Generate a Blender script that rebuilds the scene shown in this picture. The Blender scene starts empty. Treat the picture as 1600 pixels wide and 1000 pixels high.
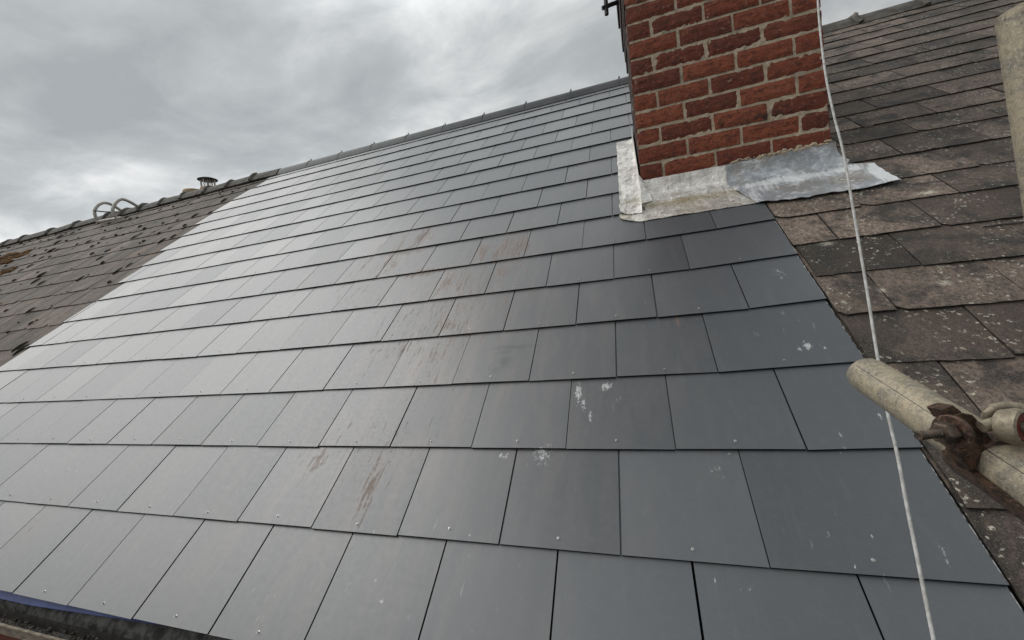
import bpy, math, random
import numpy as np
from mathutils import Vector, Matrix, noise as mn
R=math.radians
SC=bpy.context.scene
COL=SC.collection
# ------------------------------------------------------------------ camera
CM=[[0.947996,0.08923,0.305518],[0.300355,0.066803,-0.951485],[-0.105311,0.993768,0.036528]]
CP=Vector((0.08986744,-0.71324448,0.78058368))
cam=bpy.data.cameras.new('camera'); co=bpy.data.objects.new('camera',cam); COL.objects.link(co)
co.matrix_world=Matrix.Translation(CP)@Matrix(CM).to_4x4()
cam.sensor_width=36; cam.lens=13.9886; cam.clip_start=.02; cam.clip_end=500
SC.camera=co
F=621.7154
CB=Matrix(CM)
def at(x,y,d):
    """a point at depth d (metres) along the sight line of a photo pixel"""
    return CP+CB@Vector(((x-800)/F*d,-(y-500)/F*d,-d))
# ------------------------------------------------------------------ view
SC.view_settings.view_transform='Standard'; SC.view_settings.look='None'
SC.view_settings.gamma=1; SC.view_settings.exposure=0.59
# ------------------------------------------------------------------ node helper
class NT:
    def __init__(s,tree): s.t=tree; s.n=tree.nodes; s.l=tree.links
    def new(s,ty,**k):
        n=s.n.new(ty)
        for a,b in k.items(): setattr(n,a,b)
        return n
    def put(s,sock,v):
        if isinstance(v,bpy.types.NodeSocket): s.l.new(v,sock)
        elif isinstance(v,(tuple,list)) and len(v)==3 and sock.type=='RGBA': sock.default_value=(*v,1)
        else: sock.default_value=v
    def m(s,op,a,b=0.,c=0.,clamp=False):
        n=s.new('ShaderNodeMath',operation=op,use_clamp=clamp)
        s.put(n.inputs[0],a); s.put(n.inputs[1],b); s.put(n.inputs[2],c); return n.outputs[0]
    def vm(s,op,a,b=(0,0,0)):
        n=s.new('ShaderNodeVectorMath',operation=op); s.put(n.inputs[0],a); s.put(n.inputs[1],b); return n.outputs[0]
    def sep(s,v): n=s.new('ShaderNodeSeparateXYZ'); s.put(n.inputs[0],v); return n.outputs
    def comb(s,x,y,z): n=s.new('ShaderNodeCombineXYZ'); [s.put(n.inputs[i],q) for i,q in enumerate((x,y,z))]; return n.outputs[0]
    def noise(s,v,sc,det=3,ro=.55,dist=0.):
        n=s.new('ShaderNodeTexNoise'); s.put(n.inputs['Vector'],v); n.inputs['Scale'].default_value=sc
        n.inputs['Detail'].default_value=det; n.inputs['Roughness'].default_value=ro; n.inputs['Distortion'].default_value=dist
        return n.outputs['Fac']
    def vor(s,v,sc,feat='F1',rnd=1.):
        n=s.new('ShaderNodeTexVoronoi',feature=feat); s.put(n.inputs['Vector'],v); n.inputs['Scale'].default_value=sc
        n.inputs['Randomness'].default_value=rnd; return n.outputs['Distance']
    def rng(s,v,a,b,c=0.,d=1.):
        n=s.new('ShaderNodeMapRange',clamp=True,interpolation_type='SMOOTHSTEP'); s.put(n.inputs[0],v)
        for i,q in enumerate((a,b,c,d)): s.put(n.inputs[1+i],q)
        return n.outputs[0]
    def mix(s,f,a,b,mode='MIX'):
        n=s.new('ShaderNodeMix',data_type='RGBA',blend_type=mode); s.put(n.inputs[0],f); s.put(n.inputs[6],a); s.put(n.inputs[7],b); return n.outputs[2]
    def ramp(s,f,pts):
        n=s.new('ShaderNodeValToRGB'); s.put(n.inputs[0],f); e=n.color_ramp.elements
        while len(e)<len(pts): e.new(.5)
        for q,(p,c) in zip(e,pts): q.position=p; q.color=(*c,1)
        return n.outputs[0]
    def bump(s,h,st,dist,nrm=None):
        n=s.new('ShaderNodeBump'); s.put(n.inputs['Height'],h); n.inputs['Strength'].default_value=st; n.inputs['Distance'].default_value=dist
        if nrm is not None: s.l.new(nrm,n.inputs['Normal'])
        return n.outputs[0]
    def attr(s,name): n=s.new('ShaderNodeAttribute'); n.attribute_name=name; return n.outputs['Fac']
def newmat(name):
    m=bpy.data.materials.new(name); m.use_nodes=True; g=NT(m.node_tree)
    b=m.node_tree.nodes['Principled BSDF']; o=g.new('ShaderNodeTexCoord').outputs['Object']
    return m,g,b,o
def S(g,b,**k):
    names=dict(col='Base Color',ro='Roughness',me='Metallic',nrm='Normal',sp='Specular IOR Level',ior='IOR')
    for a,v in k.items(): g.put(b.inputs[names[a]],v)
# ------------------------------------------------------------------ world: overcast sky
SUN_EL,SUN_AZ=R(41),R(-86)
w=bpy.data.worlds.new('World'); SC.world=w; w.use_nodes=True
g=NT(w.node_tree); bg=w.node_tree.nodes['Background']
tc=g.new('ShaderNodeTexCoord').outputs['Generated']
x,y,z=g.sep(tc)
zz=g.m('MAXIMUM',z,0.)
den=g.m('ADD',zz,.22)
cx=g.m('DIVIDE',x,den); cy=g.m('DIVIDE',y,den)
P=g.comb(g.m('MULTIPLY',cx,1.0),g.m('MULTIPLY',cy,1.25),0.)
P=g.vm('ADD',P,(3.7,1.2,0.4))
n1=g.noise(P,1.05,7,.5,.25); n2=g.noise(P,2.6,6,.6,.5)
c=g.m('ADD',g.m('MULTIPLY',n1,.72),g.m('MULTIPLY',n2,.28))
cl=g.ramp(c,[(.37,(.24,.258,.262)),(.46,(.325,.342,.345)),(.53,(.475,.483,.483)),(.63,(.70,.70,.695))])
# brighter towards the hidden sun; bright band above frame added for slate sheen
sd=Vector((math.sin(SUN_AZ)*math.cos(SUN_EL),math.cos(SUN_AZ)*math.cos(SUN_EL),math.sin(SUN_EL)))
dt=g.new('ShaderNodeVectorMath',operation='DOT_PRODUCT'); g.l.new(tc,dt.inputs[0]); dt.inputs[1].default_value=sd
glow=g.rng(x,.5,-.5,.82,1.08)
sky_gain=g.m('MULTIPLY',g.rng(z,.55,.72,1.,2.5),g.rng(z,.80,.97,1.,.32))
# unseen glow added round the sun, out of frame, to light the slates
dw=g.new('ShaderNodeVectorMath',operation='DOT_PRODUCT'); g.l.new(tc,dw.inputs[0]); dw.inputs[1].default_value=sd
sky_gain=g.m('MULTIPLY',sky_gain,g.rng(dw.outputs['Value'],.93,1.,1.,1.7))
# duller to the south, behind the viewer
sky_gain=g.m('MULTIPLY',sky_gain,g.rng(y,-.9,.1,.72,1.))
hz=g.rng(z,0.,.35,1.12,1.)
k=g.m('MULTIPLY',g.m('MULTIPLY',glow,sky_gain),hz)
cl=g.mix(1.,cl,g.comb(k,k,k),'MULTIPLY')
sk=g.new('ShaderNodeTexSky',sky_type='NISHITA'); sk.sun_disc=False; sk.sun_elevation=SUN_EL; sk.sun_rotation=SUN_AZ
skc=g.mix(1.,sk.outputs[0],(.06,.06,.06),'MULTIPLY')
cl=g.mix(.06,cl,skc)
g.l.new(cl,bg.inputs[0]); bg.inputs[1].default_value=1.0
# soft sun behind the cloud
sl=bpy.data.lights.new('sun','SUN'); sl.energy=.68; sl.angle=R(52); sl.color=(1,.97,.92)
so=bpy.data.objects.new('sun',sl); COL.objects.link(so); so.rotation_euler=(-sd).to_track_quat('-Z','Y').to_euler(); so.location=(0,0,20)
# ------------------------------------------------------------------ mesh helper
def empty(name,loc=(0,0,0),rot=(0,0,0)):
    o=bpy.data.objects.new(name,None); COL.objects.link(o); o.location=loc; o.rotation_euler=rot; o.empty_display_size=.1; return o
def tag(o,label=None,cat=None,group=None,kind=None):
    for a,b in (('label',label),('category',cat),('group',group),('kind',kind)):
        if b: o[a]=b
    return o
class MB:
    def __init__(s): s.v=[]; s.f=[]; s.mi=[]; s.tone=[]; s.cur=.5
    def vert(s,p): s.v.append(tuple(p)); s.tone.append(s.cur); return len(s.v)-1
    def face(s,idx,mi=0): s.f.append(tuple(idx)); s.mi.append(mi)
    def box(s,lo,hi,mi=0,jit=0.,tr=None):
        ids=[]
        for z in (0,1):
            for y in (0,1):
                for x in (0,1):
                    p=Vector((lo[0] if x==0 else hi[0],lo[1] if y==0 else hi[1],lo[2] if z==0 else hi[2]))
                    if jit: p+=Vector([random.uniform(-jit,jit) for _ in range(3)])
                    if tr: p=tr(p)
                    ids.append(s.vert(p))
        for q in ((0,2,3,1),(4,5,7,6),(0,1,5,4),(2,6,7,3),(0,4,6,2),(1,3,7,5)): s.face([ids[i] for i in q],mi)
    def rings(s,rs,mi=0,cap=True,closed=False):
        """rs: list of rings (equal length lists of points)"""
        I=[[s.vert(p) for p in r] for r in rs]; n=len(rs[0])
        seg=len(I) if closed else len(I)-1
        for a in range(seg):
            A,B=I[a],I[(a+1)%len(I)]
            for k in range(n): s.face((A[k],A[(k+1)%n],B[(k+1)%n],B[k]),mi)
        if cap and not closed:
            s.face(I[0][::-1],mi); s.face(I[-1],mi)
    def tube(s,pts,rad,n=12,mi=0,cap=True,fn=None):
        pts=[Vector(p) for p in pts]; rs=[]; up=None
        for i,p in enumerate(pts):
            d=(pts[min(i+1,len(pts)-1)]-pts[max(i-1,0)]).normalized()
            if up is None: up=d.orthogonal().normalized()
            else: up=(up-d*up.dot(d)).normalized()
            b=d.cross(up); r=rad[i] if isinstance(rad,(list,tuple)) else rad
            ring=[]
            for k in range(n):
                a=2*math.pi*k/n; rr=r*(1+(fn(i,k) if fn else 0))
                ring.append(p+up*math.cos(a)*rr+b*math.sin(a)*rr)
            rs.append(ring)
        s.rings(rs,mi,cap)
    def sheet(s,grid,th,nrm,mi=0):
        """grid[i][j] points, given thickness below along nrm"""
        nrm=Vector(nrm); a=len(grid); b=len(grid[0])
        T=[[s.vert(p) for p in r] for r in grid]; B=[[s.vert(Vector(p)-nrm*th) for p in r] for r in grid]
        for i in range(a-1):
            for j in range(b-1):
                s.face((T[i][j],T[i][j+1],T[i+1][j+1],T[i+1][j]),mi); s.face((B[i][j],B[i+1][j],B[i+1][j+1],B[i][j+1]),mi)
        for i in range(a-1):
            s.face((T[i][0],T[i+1][0],B[i+1][0],B[i][0]),mi); s.face((T[i][-1],B[i][-1],B[i+1][-1],T[i+1][-1]),mi)
        for j in range(b-1):
            s.face((T[0][j],B[0][j],B[0][j+1],T[0][j+1]),mi); s.face((T[-1][j],T[-1][j+1],B[-1][j+1],B[-1][j]),mi)
    def build(s,name,mats,parent=None,smooth=False,bevel=0):
        me=bpy.data.meshes.new(name); me.from_pydata(s.v,[],s.f)
        for m in (mats if isinstance(mats,list) else [mats]): me.materials.append(m)
        me.polygons.foreach_set('material_index',s.mi)
        at_=me.attributes.new('tone','FLOAT','POINT'); at_.data.foreach_set('value',s.tone)
        me.update()
        import bmesh
        bm=bmesh.new(); bm.from_mesh(me); bmesh.ops.recalc_face_normals(bm,faces=bm.faces); bm.to_mesh(me); bm.free()
        if smooth:
            me.polygons.foreach_set('use_smooth',[True]*len(me.polygons))
            me.set_sharp_from_angle(angle=R(40))
        o=bpy.data.objects.new(name,me); COL.objects.link(o)
        if parent: o.parent=parent
        if bevel:
            b=o.modifiers.new('bevel','BEVEL'); b.width=bevel; b.segments=2; b.limit_method='ANGLE'
        return o
def lerp(a,b,t): return a+(b-a)*t
def fb(x,y,z=0.,o=4): return mn.fractal(Vector((x,y,z)),1.,2.,o)
# ------------------------------------------------------------------ materials
WID=[1.]
def blobs(g,u,v,L):
    tot=None
    for (bu,bv,ru,rv,st) in L:
        a=g.m('DIVIDE',g.m('SUBTRACT',u,bu),ru*WID[0]); b=g.m('DIVIDE',g.m('SUBTRACT',v,bv),rv*WID[0])
        d=g.m('ADD',g.m('MULTIPLY',a,a),g.m('MULTIPLY',b,b))
        q=g.m('MULTIPLY',g.m('POWER',2.718,g.m('MULTIPLY',d,-1.)),st)
        tot=q if tot is None else g.m('MAXIMUM',tot,q)
    return tot
RUST= [(-0.72, 1.25, 0.3, 0.4, 0.5), (-0.85, 0.55, 0.22, 0.14, 0.4), (-1.3, 1.6, 0.35, 0.35, 0.35), (-0.758, 0.431, 0.027, 0.112, 0.78), (-0.863, 0.491, 0.019, 0.035, 0.5), (-1.023, 0.481, 0.028, 0.056, 0.7), (-1.113, 0.506, 0.029, 0.022, 0.4), (-0.585, 1.755, 0.049, 0.162, 0.78), (-0.491, 1.745, 0.047, 0.132, 0.78), (-0.709, 1.752, 0.041, 0.105, 0.8), (-0.496, 1.625, 0.055, 0.021, 0.6), (-0.749, 1.483, 0.043, 0.122, 0.7), (-0.843, 1.515, 0.035, 0.119, 0.8), (-0.559, 1.525, 0.041, 0.066, 0.7), (-0.458, 1.55, 0.013, 0.024, 0.7), (-0.696, 1.317, 0.022, 0.026, 0.5), (-1.027, 1.617, 0.135, 0.033, 0.8), (-1.258, 1.93, 0.026, 0.027, 0.7), (-1.255, 1.892, 0.137, 0.031, 0.8), (-1.209, 2.08, 0.054, 0.129, 0.8), (-1.137, 2.028, 0.065, 0.033, 0.6), (-1.351, 1.896, 0.033, 0.259, 0.7), (-1.291, 1.75, 0.031, 0.153, 0.7), (-1.526, 1.897, 0.035, 0.205, 0.6), (-1.58, 1.679, 0.027, 0.166, 0.5), (-1.943, 1.56, 0.036, 0.251, 0.45), (-0.739, 0.976, 0.027, 0.08, 0.7), (-0.814, 0.991, 0.02, 0.046, 0.6), (-0.893, 1.017, 0.025, 0.049, 0.7), (-0.703, 1.138, 0.058, 0.053, 0.7), (-0.98, 0.986, 0.034, 0.07, 0.4), (-1.034, 0.944, 0.03, 0.082, 0.4), (-0.989, 1.021, 0.131, 0.013, 0.5), (-0.475, 0.979, 0.021, 0.044, 0.4), (-0.374, 1.292, 0.028, 0.082, 0.5), (-0.29, 1.123, 0.01, 0.029, 0.5), (-1.347, 0.759, 0.027, 0.047, 0.5), (-1.849, 0.817, 0.043, 0.025, 0.4), (-1.756, 0.995, 0.028, 0.067, 0.4), (-0.632, 0.656, 0.019, 0.133, 0.35), (-0.403, 0.679, 0.041, 0.13, 0.35), (-0.598, 0.74, 0.026, 0.045, 0.3), (-0.285, 0.509, 0.02, 0.024, 0.4), (-1.645, 0.557, 0.028, 0.015, 0.6), (-1.706, 0.326, 0.042, 0.031, 0.35), (-2.196, 0.204, 0.067, 0.086, 0.3), (0.217, 1.058, 0.005, 0.025, 0.6), (-0.197, 1.304, 0.021, 0.052, 0.2)]
SCUFF= [(-0.124, 0.745, 0.014, 0.0579, 1.0), (-0.036, 0.769, 0.0283, 0.0188, 1.0), (-0.104, 0.698, 0.0112, 0.0341, 0.8), (-0.082, 0.652, 0.0087, 0.0296, 0.8), (0.004, 0.72, 0.0157, 0.021, 0.5), (0.559, 0.892, 0.016, 0.0237, 1.0), (0.6, 0.88, 0.0069, 0.0068, 1.0), (0.537, 0.879, 0.0054, 0.0248, 0.8), (0.578, 0.894, 0.0515, 0.0092, 0.4), (0.236, 0.487, 0.0229, 0.0374, 0.45), (0.278, 0.531, 0.0165, 0.0121, 0.4), (0.309, 0.682, 0.0253, 0.0358, 0.35), (0.635, 0.639, 0.0049, 0.0157, 1.0), (0.534, 0.583, 0.0044, 0.008, 1.0), (0.589, 1.274, 0.0301, 0.0356, 0.6), (0.595, 1.245, 0.019, 0.0223, 0.5), (0.606, 0.33, 0.0049, 0.0196, 0.8), (0.604, 0.306, 0.0034, 0.0087, 0.9), (0.502, 0.348, 0.003, 0.0106, 0.9), (0.427, 0.345, 0.0031, 0.013, 0.7), (0.591, 0.438, 0.0098, 0.0316, 0.35), (0.52, 0.547, 0.0144, 0.0114, 0.4), (0.19, 0.237, 0.0028, 0.0085, 0.9), (0.248, 0.227, 0.0185, 0.0108, 0.5), (-0.579, 0.117, 0.0099, 0.0067, 0.9), (-0.618, 0.159, 0.0083, 0.0082, 0.5), (-1.45, 0.525, 0.0571, 0.0253, 0.6), (-0.697, 0.542, 0.0545, 0.0314, 0.5), (-0.337, 0.516, 0.0249, 0.014, 0.8), (-0.218, 0.524, 0.0472, 0.0301, 0.8), (-0.219, 0.492, 0.0295, 0.0184, 0.5), (-0.261, 0.433, 0.0104, 0.0409, 0.3), (0.449, 0.284, 0.0037, 0.0052, 0.9), (-0.678, 0.272, 0.024, 0.011, 0.5), (-0.794, 0.331, 0.0076, 0.0216, 0.3), (0.111, 0.798, 0.0202, 0.0157, 0.3), (-0.024, 0.375, 0.0091, 0.0359, 0.3), (0.277, 0.293, 0.0082, 0.0103, 0.5), (-0.325, 0.087, 0.005, 0.0065, 0.5), (-0.696, 0.138, 0.0119, 0.0309, 0.4)]
def slate_new():
    m,g,b,o=newmat('new slate'); u,v,h=g.sep(o); t=g.attr('tone')
    ov=g.vm('MULTIPLY',o,(1,1,0))
    fine=g.noise(ov,420,3,.6); med=g.noise(ov,9,4,.6); low=g.noise(ov,1.7,3)
    base=g.mix(g.rng(low,.3,.7),(.046,.053,.061),(.057,.062,.068))
    base=g.mix(g.rng(t,0.,1.),g.mix(1.,base,(.82,.825,.83),'MULTIPLY'),g.mix(1.,base,(1.18,1.175,1.17),'MULTIPLY'))
    base=g.mix(g.m('MULTIPLY',g.rng(fine,.35,.75),.18),base,(.19,.195,.2))
    base=g.mix(g.rng(g.noise(ov,38,5,.7,.4),.45,.70,0.,.08),base,(.16,.162,.165))
    # run-down streaks along the slope
    sv=g.comb(g.m('MULTIPLY',u,38.),g.m('MULTIPLY',v,4.),g.m('MULTIPLY',t,40.))
    st=g.noise(sv,1.,4,.62); st2=g.noise(g.comb(g.m('MULTIPLY',u,110.),g.m('MULTIPLY',v,9.),g.m('MULTIPLY',t,40.)),1.,4,.65,.4)
    base=g.mix(g.m('MULTIPLY',g.rng(st,.54,.78),.08),base,(.25,.25,.25))
    # pale brown wash over the middle of the roof
    wash=blobs(g,u,v,[(-.75,.95,.75,.95,1.),(-1.6,1.9,.9,1.,.5),(-1.6,.75,.7,.4,.5)])
    wn=g.rng(g.noise(g.comb(g.m('MULTIPLY',u,16.),g.m('MULTIPLY',v,3.),g.m('MULTIPLY',t,20.)),1.,4,.6),.40,.70)
    base=g.mix(g.m('MULTIPLY',g.m('MULTIPLY',wash,wn),.36),base,(.24,.18,.15))
    WID[0]=1.55; rb=blobs(g,u,v,RUST)
    st3=g.m('ADD',g.m('MULTIPLY',st2,.75),g.m('MULTIPLY',g.noise(ov,75,3,.7),.25))
    th=g.m('SUBTRACT',.665,g.m('MULTIPLY',rb,.275))
    rm=g.m('MULTIPLY',g.rng(g.m('SUBTRACT',st3,th),0.,.06),g.rng(rb,.03,.22))
    base=g.mix(g.m('MULTIPLY',rb,.28),base,(.24,.17,.13))
    rcol=g.mix(g.noise(ov,35,2),(.060,.038,.026),(.18,.105,.065))
    base=g.mix(g.m('MULTIPLY',rm,.9),base,rcol)
    WID[0]=1.
    # hand smudge
    sm=g.m('MULTIPLY',blobs(g,u,v,[(-.40,.98,.07,.013,1.),(-.42,.955,.03,.012,.8),(-.41,.90,.025,.03,1.),(-.44,.86,.02,.02,.7)]),g.rng(g.noise(ov,30,3),.32,.5))
    base=g.mix(g.m('MULTIPLY',sm,.95),base,(.018,.022,.025))
    # scuffs, splashes, specks
    sb=blobs(g,u,v,SCUFF); sn=g.noise(g.comb(g.m('MULTIPLY',u,150.),g.m('MULTIPLY',v,70.),0.),1.,4,.78,.7)
    sc=g.m('MULTIPLY',g.rng(g.m('SUBTRACT',sn,g.m('SUBTRACT',.70,g.m('MULTIPLY',sb,.31))),0.,.09),g.rng(sb,.03,.2))
    base=g.mix(g.m('MULTIPLY',sc,.8),base,(.55,.55,.54))
    sp=g.m('MULTIPLY',g.rng(g.vor(g.vm('MULTIPLY',ov,(1,.6,1)),26),.07,.03),g.rng(g.noise(ov,5.5,2),.56,.62))
    base=g.mix(g.m('MULTIPLY',sp,.7),base,(.5,.5,.48))
    ds=g.m('MULTIPLY',g.rng(g.noise(g.comb(g.m('MULTIPLY',u,60.),g.m('MULTIPLY',v,14.),3.),1.,3,.6),.66,.72),g.rng(g.noise(ov,2.4,2),.5,.6))
    base=g.mix(g.m('MULTIPLY',ds,.35),base,(.3,.3,.3))
    ro=g.m('ADD',g.rng(g.noise(ov,60,4,.6),.3,.7,.41,.46),g.m('MULTIPLY',g.m('ADD',rm,sc),.2))
    ro=g.m('ADD',ro,g.m('MULTIPLY',g.m('SUBTRACT',t,.5),.09))
    nb=g.bump(fine,.16,.0006); nb=g.bump(med,.10,.003,nb)
    S(g,b,col=base,ro=ro,nrm=nb,ior=1.95); return m
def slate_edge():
    m,g,b,o=newmat('sawn edge shadow black'); S(g,b,col=g.mix(g.noise(o,90,3),(.004,.004,.005),(.016,.017,.018)),ro=.8); return m  # dark sawn edge, blackened further to draw the shadow line at each butt
def white_edge():
    m,g,b,o=newmat('chipped pale edge'); S(g,b,col=g.mix(g.rng(g.noise(o,55,4,.7),.42,.6),(.03,.03,.032),(.5,.5,.48)),ro=.8); return m
def slate_old(name,cA,cB,dark,lich,warm=0.):
    m,g,b,o=newmat(name); u,v,h=g.sep(o); t=g.attr('tone'); ov=g.vm('MULTIPLY',o,(1,1,0))
    ofs=g.vm('ADD',ov,g.comb(g.m('MULTIPLY',t,7.),g.m('MULTIPLY',t,3.),0.))
    base=g.mix(g.rng(g.noise(ofs,3.2,4,.6),.35,.65),cA,cB)
    k=g.m('MULTIPLY',g.rng(t,0.,1.,.55,1.38),g.rng(t,-1.,0.,.42,1.)); base=g.mix(1.,base,g.comb(k,k,k),'MULTIPLY')
    # weathered grain and dark algae blotches
    gr=g.noise(g.vm('MULTIPLY',ofs,(1,.75,1)),85,6,.78,.6)
    base=g.mix(g.rng(gr,.44,.58,0.,.7),base,(.045,.040,.036))
    al=g.m('MULTIPLY',g.rng(g.noise(ofs,5.5,5,.7,.7),.45,.63),dark)
    base=g.mix(al,base,(.032,.03,.028))
    fine=g.noise(ov,260,3,.7); base=g.mix(g.rng(fine,.52,.68,0.,.5),base,(.26,.22,.18))
    # lichen: pale crusts clustered in places
    ln=g.rng(g.vor(g.vm('ADD',ov,g.comb(g.m('MULTIPLY',g.noise(ov,60,2),.03),g.m('MULTIPLY',g.noise(ov,47,2),.03),0.)),62),.34,.18)
    lz=g.rng(g.noise(ofs,4.5,3,.6),.44,.58)
    lr=g.rng(g.noise(ov,150,3,.7),.42,.55)
    L=g.m('MULTIPLY',g.m('MULTIPLY',g.m('MULTIPLY',ln,lz),lr),lich)
    base=g.mix(L,base,(.50,.47,.38))
    f=g.m('MULTIPLY',g.rng(g.noise(ov,210,2,.6),.66,.71),.5*lich); base=g.mix(f,base,(.42,.4,.34))
    if warm: base=g.mix(g.m('MULTIPLY',g.rng(g.noise(g.comb(g.m('MULTIPLY',u,5.),g.m('MULTIPLY',v,1.5),5.),1.,4,.6),.5,.7),warm),base,(.23,.155,.11))
    hh=g.m('ADD',g.m('MULTIPLY',gr,.7),g.m('MULTIPLY',fine,.3))
    nb=g.bump(hh,.75,.0035); nb=g.bump(g.noise(ofs,9,4,.6),.6,.01,nb)
    if lich==1.:
        sp=g.m('MULTIPLY',blobs(g,u,v,[(1.215,1.685,.030,.014,1.),(.792,1.428,.018,.012,.9),(.84,1.12,.010,.010,.8),(1.00,1.13,.016,.012,.9),(.72,1.08,.006,.006,.8)]),g.rng(g.noise(ov,90,3,.7),.38,.5))
        base=g.mix(g.m('MULTIPLY',sp,.9),base,(.62,.58,.46))
    S(g,b,col=base,ro=.78,nrm=nb,sp=.28); return m
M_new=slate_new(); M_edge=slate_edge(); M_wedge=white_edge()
M_oldR=slate_old('weathered slate right',(.135,.101,.080),(.215,.163,.130),.9,1.)
M_oldL=slate_old('weathered slate left',(.112,.088,.072),(.175,.137,.112),.6,.5,.45)
def simple(name,cA,cB,sc,ro,me=0.,bs=.3,bd=.002,det=4):
    m,g,b,o=newmat(name); n=g.noise(o,sc,det,.6); S(g,b,col=g.mix(g.rng(n,.35,.65),cA,cB),ro=ro,me=me,nrm=g.bump(g.noise(o,sc*3,3),bs,bd)); return m
M_oedge=simple('old slate edge',(.02,.018,.016),(.075,.062,.045),60,.9)
M_under=simple('underlay',(.006,.006,.006),(.012,.012,.012),20,.95)
M_ridge=simple('ridge clay grey',(.045,.047,.050),(.07,.072,.075),8,.6,bs=.15)
M_oridge=simple('old ridge tile',(.075,.068,.06),(.15,.135,.118),14,.85,bs=.8,bd=.01)
M_mortar0=simple('ridge mortar',(.09,.085,.075),(.2,.185,.16),30,.95,bs=1.,bd=.01)
M_dark=simple('black metal',(.012,.012,.013),(.03,.028,.027),40,.55)
M_copper=simple('rivet metal',(.35,.34,.32),(.6,.58,.55),100,.4,.8)
M_moss=simple('moss',(.018,.017,.010),(.045,.038,.02),60,1.,bs=1.,bd=.01)
M_omoss=simple('rusty moss',(.06,.035,.012),(.20,.09,.02),30,1.,bs=1.,bd=.02)
M_alu=simple('dull aluminium',(.42,.39,.35),(.55,.52,.48),20,.5,.35)
M_pot=simple('buff clay pot',(.36,.27,.17),(.5,.39,.25),15,.9)
M_blue=simple('blue membrane',(.035,.06,.20),(.06,.09,.27),25,.5)
M_white=simple('white frame',(.75,.75,.73),(.82,.82,.8),10,.35)
M_asph=simple('asphalt',(.04,.04,.04),(.065,.063,.06),3,.9)
# ------------------------------------------------------------------ roof frame (u along eaves, v up the slope, h off it)
PH=R(38); CPH,SPH=math.cos(PH),math.sin(PH)
def W(u,v,h=0.): return Vector((u,v*CPH-h*SPH,v*SPH+h*CPH))
ROWS=[-.008,.268,.540,.803,1.079,1.353,1.633,1.925,2.196,2.483,2.78,3.09,3.383,3.695,4.026,4.375,4.628,4.80]
AP=4.87           # apex, measured up the slope
def bow(r,u):
    a=max(0.,min(1.2,(u-.3)/.37))**1.5*.018*min(1,r/3)
    b=0.
    if u<-1.5 and 2<r<7: b=.03*min(1.,(-1.5-u)/2.8)**1.3*(1.,1.,1.)[0]*(1. if r==4 else .45)
    return a+b
def lb(v): return float(np.interp(v,[0,2.1,2.85,3.8,4.3,4.7,5],[-4.36,-4.36,-4.58,-4.75,-4.70,-4.62,-4.62]))
random.seed(4)
# --- new slate roof
house=empty('slate_roof',(0,0,0),(PH,0,0))
tag(house,'newly laid smooth blue-grey slate roof between two older brown slate roofs','roof')
t=.0066; LEN=.6
mb=MB()
def hs(s,dz=0.): return 3.4*t-2.4*t*s/LEN+dz
rivets=[]
for r,v0 in enumerate(ROWS):
    nxt=ROWS[r+1] if r+1<len(ROWS) else AP
    off=0. if r%2 else .15
    L0=lb(v0+.12)+(random.Random(r*7+1).uniform(-.05,.05))
    R0=.676 if (v0<1.7 or v0>3.05) else .166
    vend=min(v0+LEN,AP-.01)
    if r>=15: vend=AP-.012
    i0=int(math.floor((L0-off)/.3))-1; i1=int(math.ceil((R0-off)/.3))+1
    for i in range(i0,i1+1):
        a=off+.3*i; b=a+.3
        if b<=L0+.04 or a>=R0-.09: continue
        if R0>.5 and R0-b<.09: b=R0
        a2=max(a,L0); b2=min(b,R0)
        if a2>a and r%2==1 and a2-a>.2: pass
        gp=random.uniform(.0012,.0026)
        if r==0: gp=.0022
        ua=a2+gp+random.uniform(-.0008,.0008); ub=b2-gp+random.uniform(-.0008,.0008)
        if b2==R0: ub=b2+random.uniform(-.002,.004)
        sk=random.uniform(-.0018,.0018); dz=random.uniform(-.0005,.0009); tw=random.uniform(-.001,.001)
        mb.cur=random.random()
        va=v0+bow(r,ua)+sk; vb=v0+bow(r,ub)+sk+random.uniform(-.0012,.0012)
        nx,ny=6,5
        arr=[]
        for jj in range(ny+1):
            q=jj/ny; s=q*q*(vend-v0) if 0 else q*(vend-v0)
            row=[]
            for ii in range(nx+1):
                p=ii/nx; uu=ua+(ub-ua)*p; vv=(va+(vb-va)*p)*(1-q)+vend*q
                crown=.0006*math.sin(p*3.14)*(1-q)
                row.append((uu,vv,hs(s,dz+tw*(p-.5)*(1-q))+crown))
            arr.append(row)
        T=[[mb.vert(p) for p in row] for row in arr]
        B=[[mb.vert((p[0],p[1],p[2]-t)) for p in row] for row in (arr[0],arr[-1])]
        for jj in range(ny):
            for ii in range(nx): mb.face((T[jj][ii],T[jj][ii+1],T[jj+1][ii+1],T[jj+1][ii]),0)
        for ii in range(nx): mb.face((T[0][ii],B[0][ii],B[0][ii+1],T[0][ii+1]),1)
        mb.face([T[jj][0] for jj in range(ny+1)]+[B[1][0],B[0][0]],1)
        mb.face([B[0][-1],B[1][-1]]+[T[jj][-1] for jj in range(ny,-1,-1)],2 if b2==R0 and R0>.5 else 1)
        if b2==R0 and R0>.5 and r<6:
            n_=14; prev=None
            for k in range(n_+1):
                q=k/n_*.46; vv=lerp(vb,vend,q); hh=hs(q*(vend-v0),dz)+.0004; w_=.0008+.0028*abs(mn.noise(Vector((vv*60,r,0))))
                cur_=(mb.vert((ub-w_,vv,hh)),mb.vert((ub+.0003,vv,hh-.0002)))
                if prev: mb.face((prev[0],prev[1],cur_[1],cur_[0]),2)
                prev=cur_
        if b-a>.25 and b2-a2>.2:
            rivets.append(((ua+ub)/2+random.uniform(-.006,.006),(va+vb)/2+.024+random.uniform(-.004,.004),hs(.024,dz)))
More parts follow.
